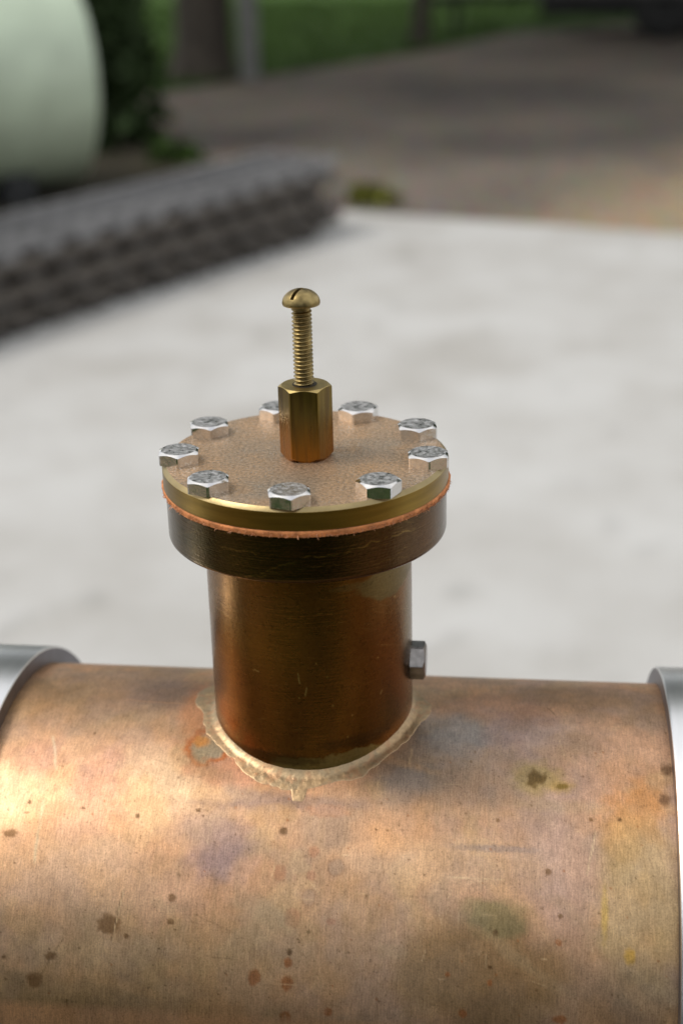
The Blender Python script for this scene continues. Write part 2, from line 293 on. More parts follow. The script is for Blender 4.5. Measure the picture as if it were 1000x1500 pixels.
# scratches
hi, lo = (.85, .66, .45), (.20, .13, .08)
for p0, p1, w, c, k in [((182, 1300), (161, 1384), .16, lo, .8), ((184, 1300), (163, 1384), .12, hi, .6), ((96, 1370), (58, 1432), .14, lo, .6), ((78, 1075), (84, 1130), .3, (.70, .62, .50), .6), ((66, 1165), (50, 1270), .35, (.62, .58, .46), .55),
                        ((645, 1284), (742, 1289), .12, hi, .7), ((680, 1291), (735, 1293), .10, hi, .6), ((872, 1215), (858, 1285), .14, hi, .7), ((800, 1035), (815, 1049), .14, lo, .8), ((604, 1095), (600, 1125), .2, hi, .5),
                        ((285, 1340), (345, 1368), .12, lo, .4), ((300, 1400), (340, 1405), .1, lo, .4), ((560, 1250), (562, 1285), .14, lo, .6), ((175, 1025), (290, 1032), .2, (.62, .36, .22), .6)]:
    sk.line(p0, p1, w, c, k, .3)
for k in range(170):
    x, y = RNG.uniform(0, 1000), RNG.uniform(1060, 1490); l = RNG.uniform(6, 34); an = RNG.normal(1.6, .35) if RNG.random() < .75 else RNG.normal(0.1, .2)
    sk.line((x, y), (x+l*math.cos(an), y+l*math.sin(an)), .10, hi if RNG.random() < .5 else lo, RNG.uniform(.15, .4))
# wiped smears, faint runs and an overall cloudiness that ties the stains together
for k in range(34):
    x, y = RNG.uniform(-20, 1000), RNG.uniform(1050, 1480); bl(x, y, RNG.uniform(18, 70), RNG.uniform(5, 18), [(.42, .29, .19), (.64, .42, .26), (.50, .34, .27), (.46, .36, .24)][k % 4], RNG.uniform(.2, .45), .7, .8, None, nf=RNG.uniform(.2, .5), rot=RNG.normal(.25, .35))
for k in range(16):
    x, y = RNG.uniform(20, 960), RNG.uniform(1180, 1400); l = RNG.uniform(30, 90); sk.line((x, y), (x+RNG.normal(0, 4), y+l), RNG.uniform(.35, .9), [(.36, .25, .16), (.62, .45, .30)][k % 2], RNG.uniform(.15, .35), 1.2, .4)
cl = (.80+.42*nz(.12, 5, 200))*(.86+.28*nz(.55, 4, 310))*(.93+.14*fbm(A*2.2, Bq*.35, 3))
sk.c = np.clip(sk.c*cl[..., None], 0, .95); wv = sstep(.35, .7, nz(.16, 4, 410))[..., None]; sk.c = sk.c*(1-wv*np.array((.0, .03, .10)))*(1-(1-wv)*np.array((.03, .02, .0)))
M_copper = metal_attr('tarnished_copper', .93, (3600, 420, 420), .22, .10, .22, 1500, fine=2600)
me = grid_mesh('barrel', mm(P)); set_attr(me, sk.c*np.array((.86, .82, .72)), np.clip(sk.r+.05+.10*(nz(.3)-.5), .2, .7))
link('barrel', me, M_copper, boiler)

# --- metal sleeves at both ends of the barrel
M_alu = plain('bright_aluminium', (.80, .81, .83), .30, 1.0, .06, 300, .10, 1500, mapping=(1, .1, .1))
M_aluface = plain('shade_dark_aluminium_end', (.17, .165, .185), .45, 1.0, .12, 200, .1, 1500)  # sleeve ends: shade on the faces put into a darker base colour
def sleeve(x0, x1):
    th = np.linspace(0, 2*np.pi, 257)[:-1]; s = 1 if x1 > x0 else -1
    prof = [(x0+s*.0, RC+.06), (x0, RS-.5), (x0+s*.15, RS-.15), (x0+s*.5, RS), (x1-s*.5, RS), (x1-s*.15, RS-.15), (x1, RS-.5), (x1, RC+.06)]
    P = np.stack([np.stack([np.full_like(th, x), r*np.cos(th), ZC+r*np.sin(th)], -1) for x, r in prof], 1)
    me = grid_mesh('sleeve', mm(P), wrap=True, smooth=False)
    o = link('metal_sleeve', me, [M_alu, M_aluface], boiler)
    fi = np.arange(len(me.polygons)) % (len(prof)-1); me.polygons.foreach_set('material_index', np.isin(fi, (0, 6)).astype(np.int32))
    me.polygons.foreach_set('use_smooth', np.isin(fi, (3,)))
    return o
sleeve(XL, -186); sleeve(XR, 196)

# --- dome tube
th = np.linspace(-np.pi, np.pi, 721)[:-1]; zz = np.concatenate([np.linspace(ZF1+1, ZC+RC, 200), np.linspace(ZC+RC-.2, ZC+RC-7, 40)])
T, Z = np.meshgrid(th, zz, indexing='ij')
P = np.stack([RP*np.sin(T), -RP*np.cos(T), Z], -1)
sk = Skin(T*RP, Z, (.21, .098, .030), .27, post_at); bl = sk.blob
pn = lambda f, g, o=4, dx=0: fbm(sk.A*f+dx, sk.B*g+dx, o)
sk.mix(.7*sstep(.45, .65, pn(.07, .05, 4, 5)), (.25, .125, .038)); sk.mix(.6*sstep(.5, .68, pn(.12, .03, 4, 33)), (.13, .062, .024), .3)
sk.mix(.35*sstep(.5, .7, pn(1.6, .06, 2, 60)), (.19, .09, .035))
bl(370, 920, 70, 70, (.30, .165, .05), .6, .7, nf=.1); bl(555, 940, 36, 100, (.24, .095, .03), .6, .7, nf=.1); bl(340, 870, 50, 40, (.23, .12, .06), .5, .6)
bl(480, 900, 26, 150, (.095, .055, .02), .55, .8, .2, nf=.1)  # dark upright band paints the photographer's reflection into the brass
bl(575, 848, 34, 22, (.22, .165, .09), .85, .10, .3, .4, nf=.35); bl(515, 860, 30, 5, (.20, .145, .08), .6, .3); bl(600, 900, 10, 60, (.20, .15, .085), .6, .5, nf=.3)
bl(450, 1122, 60, 12, (.40, .32, .17), .85, .12, .3, .42, nf=.5); bl(530, 1108, 44, 14, (.42, .34, .19), .85, .12, .4, .42, nf=.5)
bl(590, 1070, 26, 26, (.34, .15, .06), .7, .4); bl(345, 1085, 34, 22, (.42, .16, .05), .75, .5, nf=.3); bl(328, 1045, 16, 30, (.36, .19, .09), .6, .5)
bl(400, 1110, 60, 8, (.09, .06, .03), .7, .4); bl(520, 1085, 50, 8, (.10, .055, .03), .6, .4, nf=.4)
for p0, p1 in [((450, 1006), (446, 1020)), ((372, 980), (380, 984)), ((436, 985), (440, 1003)), ((560, 1010), (556, 1017))]: sk.line(p0, p1, .13, (.7, .55, .3), .7, .2)
for k in range(40):
    x, y = RNG.uniform(318, 600), RNG.uniform(860, 1090); bl(x, y, 1.2, 1.2, (.12, .07, .03) if k % 3 else (.6, .42, .2), .6, .5, .1)
for k in range(30):
    x, y = RNG.uniform(318, 590), RNG.uniform(860, 1090); sk.line((x, y), (x+RNG.uniform(8, 40), y+RNG.normal(0, 2)), .08, (.5, .32, .15), RNG.uniform(.1, .3))
M_brassdark = metal_attr('tarnished_brass', .95, (160, 160, 3200), .14, .22, .25, 900)
me = grid_mesh('dome_tube', mm(P), wrap=True); set_attr(me, sk.c*np.array((.80, .77, .53)), np.clip(sk.r+.1*(pn(.5, .5)-.5), .15, .7))
tube = link('dome_tube', me, M_brassdark, boiler)

# --- solder fillet: irregular bead following the saddle line, with runs
nth, ns = 900, 26
th = np.linspace(-np.pi, np.pi, nth+1)[:-1]
w = 3.0+2.2*(fbm(3.2*np.sin(th)+9, 3.2*np.cos(th)+9, 3)-.45)+0.8*(fbm(17*np.sin(th)+40, 17*np.cos(th)+40, 3)-.5)
def bump_at(px, py, amp, wid):
    x, s = barrel_at(np.array(px), np.array(py)); y = -RC*math.sin(s/RC); t0 = math.atan2(float(x), -y); d = (th-t0+np.pi) % (2*np.pi)-np.pi
    return amp*np.exp(-(d*RP/wid)**(8 if wid < 2 else 4))
w = w+bump_at(437, 1170, 2.6, 1.35)+bump_at(420, 1155, .9, 6)+bump_at(300, 1020, 2.3, 5)+bump_at(525, 1150, 1.0, 2.4)+bump_at(622, 1040, 1.2, 4)+bump_at(370, 1142, .8, 3)
w = np.maximum(w, 1.1)
h = 1.25+.7*(fbm(5*np.sin(th)+80, 5*np.cos(th)+80, 3)-.5)
q = np.linspace(0, 1, ns)
T, Q = np.meshgrid(th, q, indexing='ij'); rho = -.25+(w[:, None]+.25)*Q
rr = RP+rho; X = rr*np.sin(T); Y = -rr*np.cos(T); zb = ZC+np.sqrt(RC**2-Y**2)
run = .11+.12*(fbm(X*.9+5, Y*.9+5, 3)-.5)
hgt = (h[:, None]-.3)*np.clip(1-Q*w[:, None]/1.9, 0, 1)**2.0+run*np.sqrt(np.clip(1-Q**6, 0, 1))+.07*(fbm(X*1.4, Y*1.4, 3)-.5)*(1-Q)
hgt[:, -1] = -.15; hgt = np.where(Q > .995, -.15, hgt)
P = np.stack([X, Y, zb+hgt], -1)
col = np.ones(T.shape+(3,))*np.array((.50, .385, .245)); rg = np.full(T.shape, .42)
f1 = fbm(X*.35+3, Y*.35+3, 4); m = (.6*sstep(.5, .65, f1))[..., None]; col = col*(1-m)+np.array((.38, .33, .235))*m
f2 = fbm(X*.8+30, Y*.8+30, 3); m = (.5*sstep(.55, .7, f2))[..., None]; col = col*(1-m)+np.array((.52, .32, .20))*m
m = (.5*np.exp(-((Q-.99)/.08)**2))[..., None]; col = col*(1-m)+np.array((.40, .30, .20))*m
M_solder = metal_attr('silver_solder', .85, (900, 900, 900), .14, .15, .25, 1200)
me = grid_mesh('solder_fillet', mm(P), wrap=True); set_attr(me, col*np.array((.90, .81, .71)), rg)
sf = link('solder_fillet', me, M_solder, tube); sf['label'] = 'pale irregular solder bead with a run around the dome base'

# --- flange under the cover
th = np.linspace(-np.pi, np.pi, 901)[:-1]
prof = [(RP-.4, ZF0), (RF-.3, ZF0), (RF, ZF0-.3)]+[(RF, z) for z in np.linspace(ZF0-.5, ZF1+.9, 46)]+[(RF-.12, ZF1+.45), (RF-.4, ZF1+.12), (RF-.9, ZF1), (RP+.9, ZF1), (RP-.3, ZF1)]
pr = np.array(prof); T, K = np.meshgrid(th, np.arange(len(pr)), indexing='ij'); rr, zz = pr[K, 0], pr[K, 1]
P = np.stack([rr*np.sin(T), -rr*np.cos(T), zz], -1)
def flange_at(px, py):
    d = ray(px, py); a = d[..., 0]**2+d[..., 1]**2; b = CAM[0]*d[..., 0]+CAM[1]*d[..., 1]; c = CAM[0]**2+CAM[1]**2-RF**2
    t = (-b-np.sqrt(np.maximum(b*b-a*c, 0)))/a; Q = CAM+d*t[..., None]; return RF*np.arctan2(Q[..., 0], -Q[..., 1]), Q[..., 2]
sk = Skin(T*RF, zz, (.115, .075, .032), .20, flange_at); bl = sk.blob
sk.mix(.7*sstep(.45, .62, fbm(sk.A*.07+4, sk.B*.1, 4)), (.14, .072, .034)); sk.mix(.6*sstep(.5, .65, fbm(sk.A*.09+50, sk.B*.25, 4)), (.085, .064, .027))
bl(330, 820, 70, 40, (.11, .092, .038), .6, .6, nf=.1); bl(590, 800, 60, 50, (.18, .098, .055), .6, .6, nf=.1); bl(470, 810, 30, 60, (.065, .042, .02), .6, .7); bl(630, 780, 14, 40, (.24, .135, .075), .5, .6)  # olive left and dark middle are reflections painted into the flange colour
sc_ = (.45, .31, .12)
for p0, p1, w_, k in [((320, 800), (380, 812), .10, .7), ((310, 843), (420, 838), .12, .6), ((330, 846), (380, 852), .14, .7), ((372, 842), (436, 822), .11, .8), ((440, 820), (500, 810), .12, .8), ((500, 812), (560, 790), .13, .8), ((560, 790), (610, 775), .12, .7),
                      ((430, 832), (500, 824), .10, .5), ((340, 830), (365, 826), .08, .5), ((300, 838), (345, 850), .10, .5), ((540, 830), (600, 800), .09, .4)]: sk.line(p0, p1, w_, sc_, k, .8, .35)
for k in range(60):
    x, y = RNG.uniform(255, 640), RNG.uniform(760, 850); sk.line((x, y), (x+RNG.uniform(6, 40), y+RNG.normal(-1, 5)), .07, sc_, RNG.uniform(.1, .35), .3)
M_flange = metal_attr('dark_brass', .95, (120, 120, 3600), .16, .25, .2, 900)
me = grid_mesh('dome_flange', mm(P), wrap=True); set_attr(me, sk.c*np.array((.62, .58, .46)), np.clip(sk.r+.08*(fbm(sk.A*.4, sk.B*.8)-.5), .15, .6))
fl = link('dome_flange', me, M_flange, boiler)

# --- gasket with frayed rim
M_gask = plain('orange_fibre_gasket', (.70, .27, .10), .85, 0, .35, 500, .6, 1500)
M_fray = plain('gasket_fibre', (.58, .28, .15), .9, 0, .4, 800)
th = np.linspace(-np.pi, np.pi, 1441)[:-1]
rg_ = RL+.05+.40*(fbm(th*14+3, th*0+2, 3)-.42)+.45*np.maximum(fbm(th*70, th*0+9, 2)-.58, 0)+.35*np.exp(-((th+1.43)/.16)**2)+.3*np.exp(-((th-1.6)/.2)**2)
zt, zb_ = ZG-.02, ZF0+.02
rows = [(RP*np.ones_like(th), zt+0*th), (rg_-.15, zt+0*th), (rg_, zt-.35+.2*(fbm(th*40, th*0, 2)-.5)), (rg_+.12*(fbm(th*60, th*0+4, 2)-.5), (zt+zb_)/2+0*th), (rg_-.1+.2*(fbm(th*90, th*0+7, 2)-.5), zb_+.1-.35*fbm(th*50, th*0+1, 3)), (RF+.04+0*th, zb_-.1-.35*fbm(th*60, th*0+5, 3)), (RF-.4+0*th, zb_+0*th), (RP*np.ones_like(th), zb_+0*th)]
P = np.stack([np.stack([r*np.sin(th), -r*np.cos(th), z], -1) for r, z in rows], 1)
me = grid_mesh('gasket', mm(P), wrap=True, smooth=False); gask = link('gasket', me, M_gask, boiler)
V, F = [], []
for k in range(420):
    t = RNG.uniform(-math.pi, math.pi) if k % 3 else RNG.normal(1.0, .45); l = RNG.exponential(.16)+.12
    if abs(abs(t)-1.5) < .15: l *= 1.5
    r0 = RL-.1; z0 = RNG.uniform(zb_-.1, zt-.5); out = np.array([math.sin(t), -math.cos(t), 0]); tan = np.array([math.cos(t), math.sin(t), 0])
    p0 = out*r0+np.array([0, 0, z0]); dirv = out*RNG.uniform(.2, 1)+tan*RNG.normal(0, .8)+np.array([0, 0, RNG.normal(-.55, .35)]); dirv /= np.linalg.norm(dirv)
    p1 = p0+out*.35+dirv*l*.5; p2 = p1+(dirv+np.array([0, 0, RNG.normal(-.3, .5)]))*l*.5
    wd = RNG.uniform(.05, .13); b = len(V)
    for p, ww in ((p0, wd), (p1, wd*.8), (p2, wd*.25)):
        for a in range(3): V.append(p+ww*(math.cos(a*2.094)*tan+math.sin(a*2.094)*np.array([0, 0, 1])))
    for s_ in (0, 3):
        for a in range(3): F.append((b+s_+a, b+s_+(a+1) % 3, b+s_+3+(a+1) % 3, b+s_+3+a))
    F.append((b+6, b+7, b+8))
fr = link('frayed_edge', mesh('frayed_edge', mm(np.array(V)), F), M_fray, gask); fr['kind'] = 'stuff'

# --- cover plate: gritty tarnished top, turned brass rim
th = np.linspace(-np.pi, np.pi, 361)[:-1]
prof = [(.01, 0), (8, 0), (16, 0), (24, 0), (28, 0), (RL-1.0, 0), (RL-.03, -.78), (RL, -.84), (RL, -2.2), (RL, -3.6), (RL, ZG+.1), (RL-.15, ZG), (20, ZG), (.01, ZG)]
P = np.stack([np.stack([r*np.sin(th), -r*np.cos(th), z+0*th], -1) for r, z in prof], 1)
M_top, N, L, B = new_mat('gritty_cover_face')
tc = N.new('ShaderNodeTexCoord')
def NN(scale, det=4, ro=.5):
    n = N.new('ShaderNodeTexNoise'); n.inputs['Scale'].default_value = scale; n.inputs['Detail'].default_value = det; n.inputs['Roughness'].default_value = ro; L.new(tc.outputs['Object'], n.inputs['Vector']); return n
def MR(src, a, b, c, d):
    r = N.new('ShaderNodeMapRange'); r.inputs[1].default_value, r.inputs[2].default_value, r.inputs[3].default_value, r.inputs[4].default_value = a, b, c, d; L.new(src, r.inputs[0]); return r.outputs[0]
def MIX(fac, a, b, mode='MIX'):
    m = N.new('ShaderNodeMix'); m.data_type = 'RGBA'; m.blend_type = mode
    L.new(fac, m.inputs[0]) if not isinstance(fac, float) else setattr(m.inputs[0], 'default_value', fac)
    for s_, v in ((6, a), (7, b)):
        L.new(v, m.inputs[s_]) if not isinstance(v, tuple) else setattr(m.inputs[s_], 'default_value', (*v, 1))
    return m.outputs[2]
c = MIX(MR(NN(55).outputs['Fac'], .40, .62, 0, 1), (.57, .385, .235), (.42, .345, .265))
c = MIX(MR(NN(110).outputs['Fac'], .5, .68, 0, .6), c, (.62, .37, .18))
c = MIX(MR(NN(28, 5, .65).outputs['Fac'], .42, .60, 0, .4), c, (.36, .27, .18))
c = MIX(MR(NN(1400, 2).outputs['Fac'], .3, .7, 0, 1), MIX(1.0, c, (.62, .62, .62), 'MULTIPLY'), MIX(1.0, c, (1.25, 1.25, 1.25), 'MULTIPLY'))
c = MIX(MR(NN(2300, 1).outputs['Fac'], .63, .70, 0, .85), c, (.92, .85, .74))
L.new(c, B.inputs['Base Color']); B.inputs['Metallic'].default_value = .8; L.new(MR(NN(2300, 1).outputs['Fac'], .55, .72, .52, .25), B.inputs['Roughness'])
bp = N.new('ShaderNodeBump'); bp.inputs['Strength'].default_value = .35; bp.inputs['Distance'].default_value = .0001; L.new(NN(2600, 2).outputs['Fac'], bp.inputs['Height']); L.new(bp.outputs[0], B.inputs['Normal'])
M_brass = plain('turned_brass', (.26, .168, .038), .30, 1.0, .16, 60, .12, 900, mapping=(1, 1, 14))
M_chamf = plain('bright_brass_chamfer', (.36, .28, .14), .42, 1.0, .22, 120, .15, 900)
me = grid_mesh('cover_plate', mm(P), wrap=True, smooth=False)
fi = np.arange(len(me.polygons)) % (len(prof)-1); mi = np.where(fi < 5, 0, np.where(fi == 5, 2, 1)).astype(np.int32); me.polygons.foreach_set('material_index', mi)
me.polygons.foreach_set('use_smooth', (fi >= 6) & (fi <= 9))
me.set_sharp_from_angle(angle=math.radians(25))
cover = link('cover_plate', me, [M_top, M_brass, M_chamf], boiler)

# --- hexagon heads
def hex_mesh(name, a, h, r0, seg=96, trunc=.985, recess=0., dome=0., base_ch=0., slope=.577, z0=0.):
    """a: half width across flats; conical chamfer from radius r0 at the top"""
    ph = np.arange(seg)/seg*2*np.pi; rel = (ph+np.pi/6) % (np.pi/3)-np.pi/6
    rh = np.minimum(a/np.cos(rel), a/math.cos(math.pi/6)*trunc)
    rings = []
    if recess: rings += [(.02+0*ph, h-recess+0*ph), (r0*.50+0*ph, h-recess+0*ph), (r0*.64+0*ph, h+0*ph)]
    else: rings += [(.02+0*ph, h+dome+0*ph), (r0*.6+0*ph, h+dome*.7+0*ph)]
    rings += [(r0*.97+0*ph, h+0*ph), (np.minimum(r0+.0, rh), h-.06+0*ph), (rh, h-.06-np.maximum(rh-r0, 0)*slope)]
    if base_ch:
        cone = a*1.0+0*ph; rings += [(rh, z0+base_ch+np.maximum(rh-a, 0)*.6), (np.minimum(rh, a+.05)*.97, z0+.0+0*ph)]
    else: rings += [(rh, z0+0*ph)]
    rings += [(.02+0*ph, z0+0*ph)]
    P = np.stack([np.stack([r*np.cos(ph), r*np.sin(ph), z], -1) for r, z in rings], 1)
    me = grid_mesh(name, P/1000, wrap=True, smooth=False); me.flip_normals() if False else None
    return me, len(rings)
M_zinc, N, L, B = new_mat('zinc_plated_steel')
tc = N.new('ShaderNodeTexCoord'); oi = N.new('ShaderNodeObjectInfo')
av = N.new('ShaderNodeVectorMath'); av.operation = 'ADD'; L.new(tc.outputs['Object'], av.inputs[0]); L.new(oi.outputs['Random'], av.inputs[1])
def NV(scale, det=4):
    n = N.new('ShaderNodeTexNoise'); n.inputs['Scale'].default_value = scale; n.inputs['Detail'].default_value = det; L.new(av.outputs[0], n.inputs['Vector']); return n.outputs['Fac']
L.new(MIX(MR(NV(900), .42, .62, 0, 1), (.74, .73, .72), (.68, .67, .66)), B.inputs['Base Color']); B.inputs['Metallic'].default_value = 1
L.new(MR(NV(700), .35, .65, .11, .22), B.inputs['Roughness'])
bp = N.new('ShaderNodeBump'); bp.inputs['Strength'].default_value = .10; bp.inputs['Distance'].default_value = .0002; L.new(NV(750, 3), bp.inputs['Height']); L.new(bp.outputs[0], B.inputs['Normal'])
M_zface, N, L, B = new_mat('stamped_bolt_face')
tc = N.new('ShaderNodeTexCoord'); oi = N.new('ShaderNodeObjectInfo'); av = N.new('ShaderNodeVectorMath'); av.operation = 'ADD'; L.new(tc.outputs['Object'], av.inputs[0]); L.new(oi.outputs['Random'], av.inputs[1])
L.new(MIX(MR(NV(1100), .40, .60, 0, 1), (.70, .70, .70), (.54, .53, .52)), B.inputs['Base Color']); B.inputs['Metallic'].default_value = 1
L.new(MR(NV(900), .35, .65, .26, .50), B.inputs['Roughness'])
bp = N.new('ShaderNodeBump'); bp.inputs['Strength'].default_value = .35; bp.inputs['Distance'].default_value = .0003; L.new(NV(800, 4), bp.inputs['Height']); L.new(bp.outputs[0], B.inputs['Normal'])
hexme, nr = hex_mesh('cover_bolt', 4.33, 2.85, 4.02, recess=.05)
for m in (M_zinc, M_zface): hexme.materials.append(m)
fi = np.arange(len(hexme.polygons)) % (nr-1); hexme.polygons.foreach_set('material_index', (fi < 3).astype(np.int32))
RB, PHI = 28.05, -1.5503
alpha = [4, -3, -5, 3, -14, 44, 6, 2, 30]     # corner direction of each head relative to the line of sight, degrees
for i in range(9):
    an = PHI-i*2*math.pi/9; x, y = RB*math.cos(an), RB*math.sin(an)
    o = bpy.data.objects.new('cover_bolt', hexme); COL.objects.link(o); o.parent = cover
    o.location = mm((x, y, -.03)); va = math.atan2(CAM[1]-y, CAM[0]-x)
    o.rotation_euler = (0, 0, va+math.radians(alpha[i]+30))
# --- brass hexagon boss and round headed screw
M_boss, N, L, B = new_mat('stained_brass_boss')
tc = N.new('ShaderNodeTexCoord'); mp = N.new('ShaderNodeMapping'); mp.inputs['Scale'].default_value = (1, 1, .12); L.new(tc.outputs['Object'], mp.inputs[0])
av = mp
gz = N.new('ShaderNodeSeparateXYZ'); L.new(tc.outputs['Object'], gz.inputs[0])
za = N.new('ShaderNodeMath'); za.operation = 'MULTIPLY_ADD'; za.inputs[1].default_value = .012; L.new(NV(260, 4), za.inputs[0]); L.new(gz.outputs[2], za.inputs[2])
c = MIX(MR(za.outputs[0], .008, .0185, 0, 1), (.29, .125, .022), (.20, .14, .034))
c = MIX(MR(NV(420, 4), .48, .64, 0, .65), c, (.11, .068, .025))
L.new(c, B.inputs['Base Color']); B.inputs['Metallic'].default_value = 1; L.new(MR(NV(500), .3, .7, .2, .4), B.inputs['Roughness'])
bp = N.new('ShaderNodeBump'); bp.inputs['Strength'].default_value = .25; bp.inputs['Distance'].default_value = .0003; L.new(NV(900, 3), bp.inputs['Height']); L.new(bp.outputs[0], B.inputs['Normal'])
M_bosstop = plain('worn_brass', (.46, .35, .14), .38, 1.0, .18, 500, .2, 1800)
bme, nr = hex_mesh('hexagon_boss', 5.25, 16.6, 5.25, seg=96, base_ch=.5, trunc=.985)
bme.materials.append(M_boss); bme.materials.append(M_bosstop)
fi = np.arange(len(bme.polygons)) % (nr-1); bme.polygons.foreach_set('material_index', (fi < 4).astype(np.int32))
boss = bpy.data.objects.new('hexagon_boss', bme); COL.objects.link(boss); boss.parent = cover; boss.location = mm((.4, 0, -.03))
boss.rotation_euler = (0, 0, math.atan2(CAM[1], CAM[0])+math.radians(56))
M_screw = plain('dull_brass_screw', (.30, .228, .10), .40, 1.0, .45, 450, .3, 2500)
hole = link('hole_shade_disc', mesh('hole_shade_disc', [(2.75e-3*math.cos(k*.2618), 2.75e-3*math.sin(k*.2618), 0) for k in range(24)], [list(range(24))]), plain('hole_shade', (.03, .022, .01), .7), cover)  # flat dark disc painting the shade inside the hole round the screw
hole.location = mm((.4, 0, 16.6+.02))
# threaded shank
pitch, z0, z1 = .88, 14.0, 34.7; nth = 40; th = np.arange(nth)/nth*2*np.pi; zz = np.arange(z0, z1, .055)
T, Z = np.meshgrid(th, zz, indexing='ij'); fr_ = ((Z/pitch-T/(2*np.pi)) % 1.0); tri = np.abs(fr_-.5)*2
rr = 2.22-.44*np.clip((tri-.12)/.76, 0, 1); rr = np.where(Z > 33.5, np.minimum(rr, 2.05)*.0+2.0, rr)
P = np.stack([rr*np.cos(T), rr*np.sin(T), Z], -1)
scr = link('round_head_screw', grid_mesh('round_head_screw', (P-np.array([0, 0, z0]))/1000, wrap=True, smooth=True), M_screw, cover); scr.location = mm((.25, 0, z0))
# domed head with slot
prof = [(.01, 0), (3.6, 0), (4.02, .12), (4.12, .45)]+[(4.12*math.cos(t), .55+3.05*math.sin(t)) for t in np.linspace(.06, math.pi/2-.02, 14)]+[(.01, 3.6)]
th = np.arange(64)/64*2*np.pi
bm = bmesh.new(); ringv = [[bm.verts.new((r*math.cos(t)/1000, r*math.sin(t)/1000, z/1000)) for t in th] for r, z in prof[1:-1]]
for a, b in zip(ringv, ringv[1:]):
    for k in range(64): bm.faces.new((a[k], a[(k+1) % 64], b[(k+1) % 64], b[k]))
bm.faces.new(ringv[0][::-1]); bm.faces.new(ringv[-1]); bmesh.ops.recalc_face_normals(bm, faces=bm.faces)
hd = bpy.data.objects.new('tmp_head', bmdone('screw_head', bm)); COL.objects.link(hd)
cut = bpy.data.objects.new('tmp_cut', box_mesh('cut', (0, 0, .0036), (.012, .00088, .0034))); COL.objects.link(cut)
bo = hd.modifiers.new('b', 'BOOLEAN'); bo.operation = 'DIFFERENCE'; bo.object = cut; bo.solver = 'EXACT'
dg = bpy.context.evaluated_depsgraph_get(); hm = bpy.data.meshes.new_from_object(hd.evaluated_get(dg)); hm.name = 'screw_head'
bpy.data.objects.remove(hd); bpy.data.objects.remove(cut); hm.materials.clear()
head = link('screw_head', hm, M_screw, scr); head.location = (0, 0, (34.4-z0)/1000)
head.rotation_euler = (0, 0, math.atan2(CAM[1], CAM[0])-math.radians(33))
hm.polygons.foreach_set('use_smooth', [True]*len(hm.polygons))
try: hm.set_sharp_from_angle(angle=math.radians(35))
except Exception: pass

# --- plug bolt in the side of the dome tube
M_black = plain('blackened_steel', (.24, .23, .225), .28, 1.0, .3, 500, .3, 1800)
dz = ray(np.array(611.), np.array(967.)); t_ = (RP+2-CAM[0])/dz[0]
zplug = -44.0
for zt_ in np.linspace(-70, -20, 2001):      # height whose projection meets the bolt's row in the photograph
    d = np.array([RP+2.2, 0, zt_])-CAM; py = 750-FPX*(d@U_)/(d@_f)
    if py < 967: zplug = zt_; break
pme, nr = hex_mesh('plug_bolt', 4.05, 3.6, 3.75)
pl = link('plug_bolt', pme, M_black, tube); pl.location = mm((RP-.25, 0, zplug)); pl.rotation_euler = (0, math.pi/2, 0)
pl.rotation_euler = (Matrix.Rotation(math.pi/2, 3, 'Y') @ Matrix.Rotation(math.radians(53), 3, 'Z')).to_euler()
th = np.arange(48)/48*2*np.pi; prof = [(2.5, 0), (4.5, 0), (4.6, .12), (4.6, .7), (4.4, .8), (2.5, .8)]
P = np.stack([np.stack([r*np.cos(th), r*np.sin(th), z+0*th], -1) for r, z in prof], 1)

# ------------------------------------------------------------------ bench that carries the boiler (below the frame)
M_wood = plain('weathered_timber', (.22, .15, .09), .75, 0, .3, 14, .3, 80, mapping=(1, 8, 8))
zb = H0+BASE[2]/1000
bench = tag(empty('work_bench', (0, 0, .03)), 'timber bench with plank top standing on the concrete under the boiler', 'bench')
for k in range(3): link('plank', box_mesh('plank', (0, -.135+.105*k, zb-.055-.03), (.62, .10, .035), .003), M_wood, bench)
for x in (-.24, .24):
    for y in (-.14, .08): link('leg', box_mesh('leg', (x, y, (zb-.1025)/2-.015), (.045, .045, zb-.1025-.03), .003), M_wood, bench)
    link('bearer', box_mesh('bearer', (x, -.03, zb-.1025-.03-.0), (.044, .30, .001+.06), .003), M_wood, bench)
def cradle(x, lab):
    bm = bmesh.new(); n = 20; hw, zt = .06, .012; pts = [(-hw, -.0375), (hw, -.0375), (hw, zt)]
    for k in range(n+1):
        a = -math.pi/2+(.5-k/n)*1.30; pts.append((RS/1000*1.0005*math.cos(a), RS/1000+RS/1000*1.0005*math.sin(a)))
    pts.append((-hw, zt)); fs = []
    for sx in (-.012, .012): fs.append([bm.verts.new((sx, y, z)) for y, z in pts])
    bm.faces.new(fs[0]); bm.faces.new(fs[1][::-1])
    for k in range(len(pts)): bm.faces.new((fs[0][k], fs[1][k], fs[1][(k+1) % len(pts)], fs[0][(k+1) % len(pts)]))
    bmesh.ops.recalc_face_normals(bm, faces=bm.faces); bmesh.ops.translate(bm, verts=bm.verts, vec=(0, 0, .0375))
    o = link('timber_cradle', bmdone('timber_cradle', bm), M_wood); o.location = (x, 0, zb-.0375); tag(o, lab, 'cradle')
cradle(-.14, 'notched timber block under the boiler sleeve facing away from the plug bolt'); cradle(.15, 'notched timber block under the boiler sleeve that the plug bolt faces')

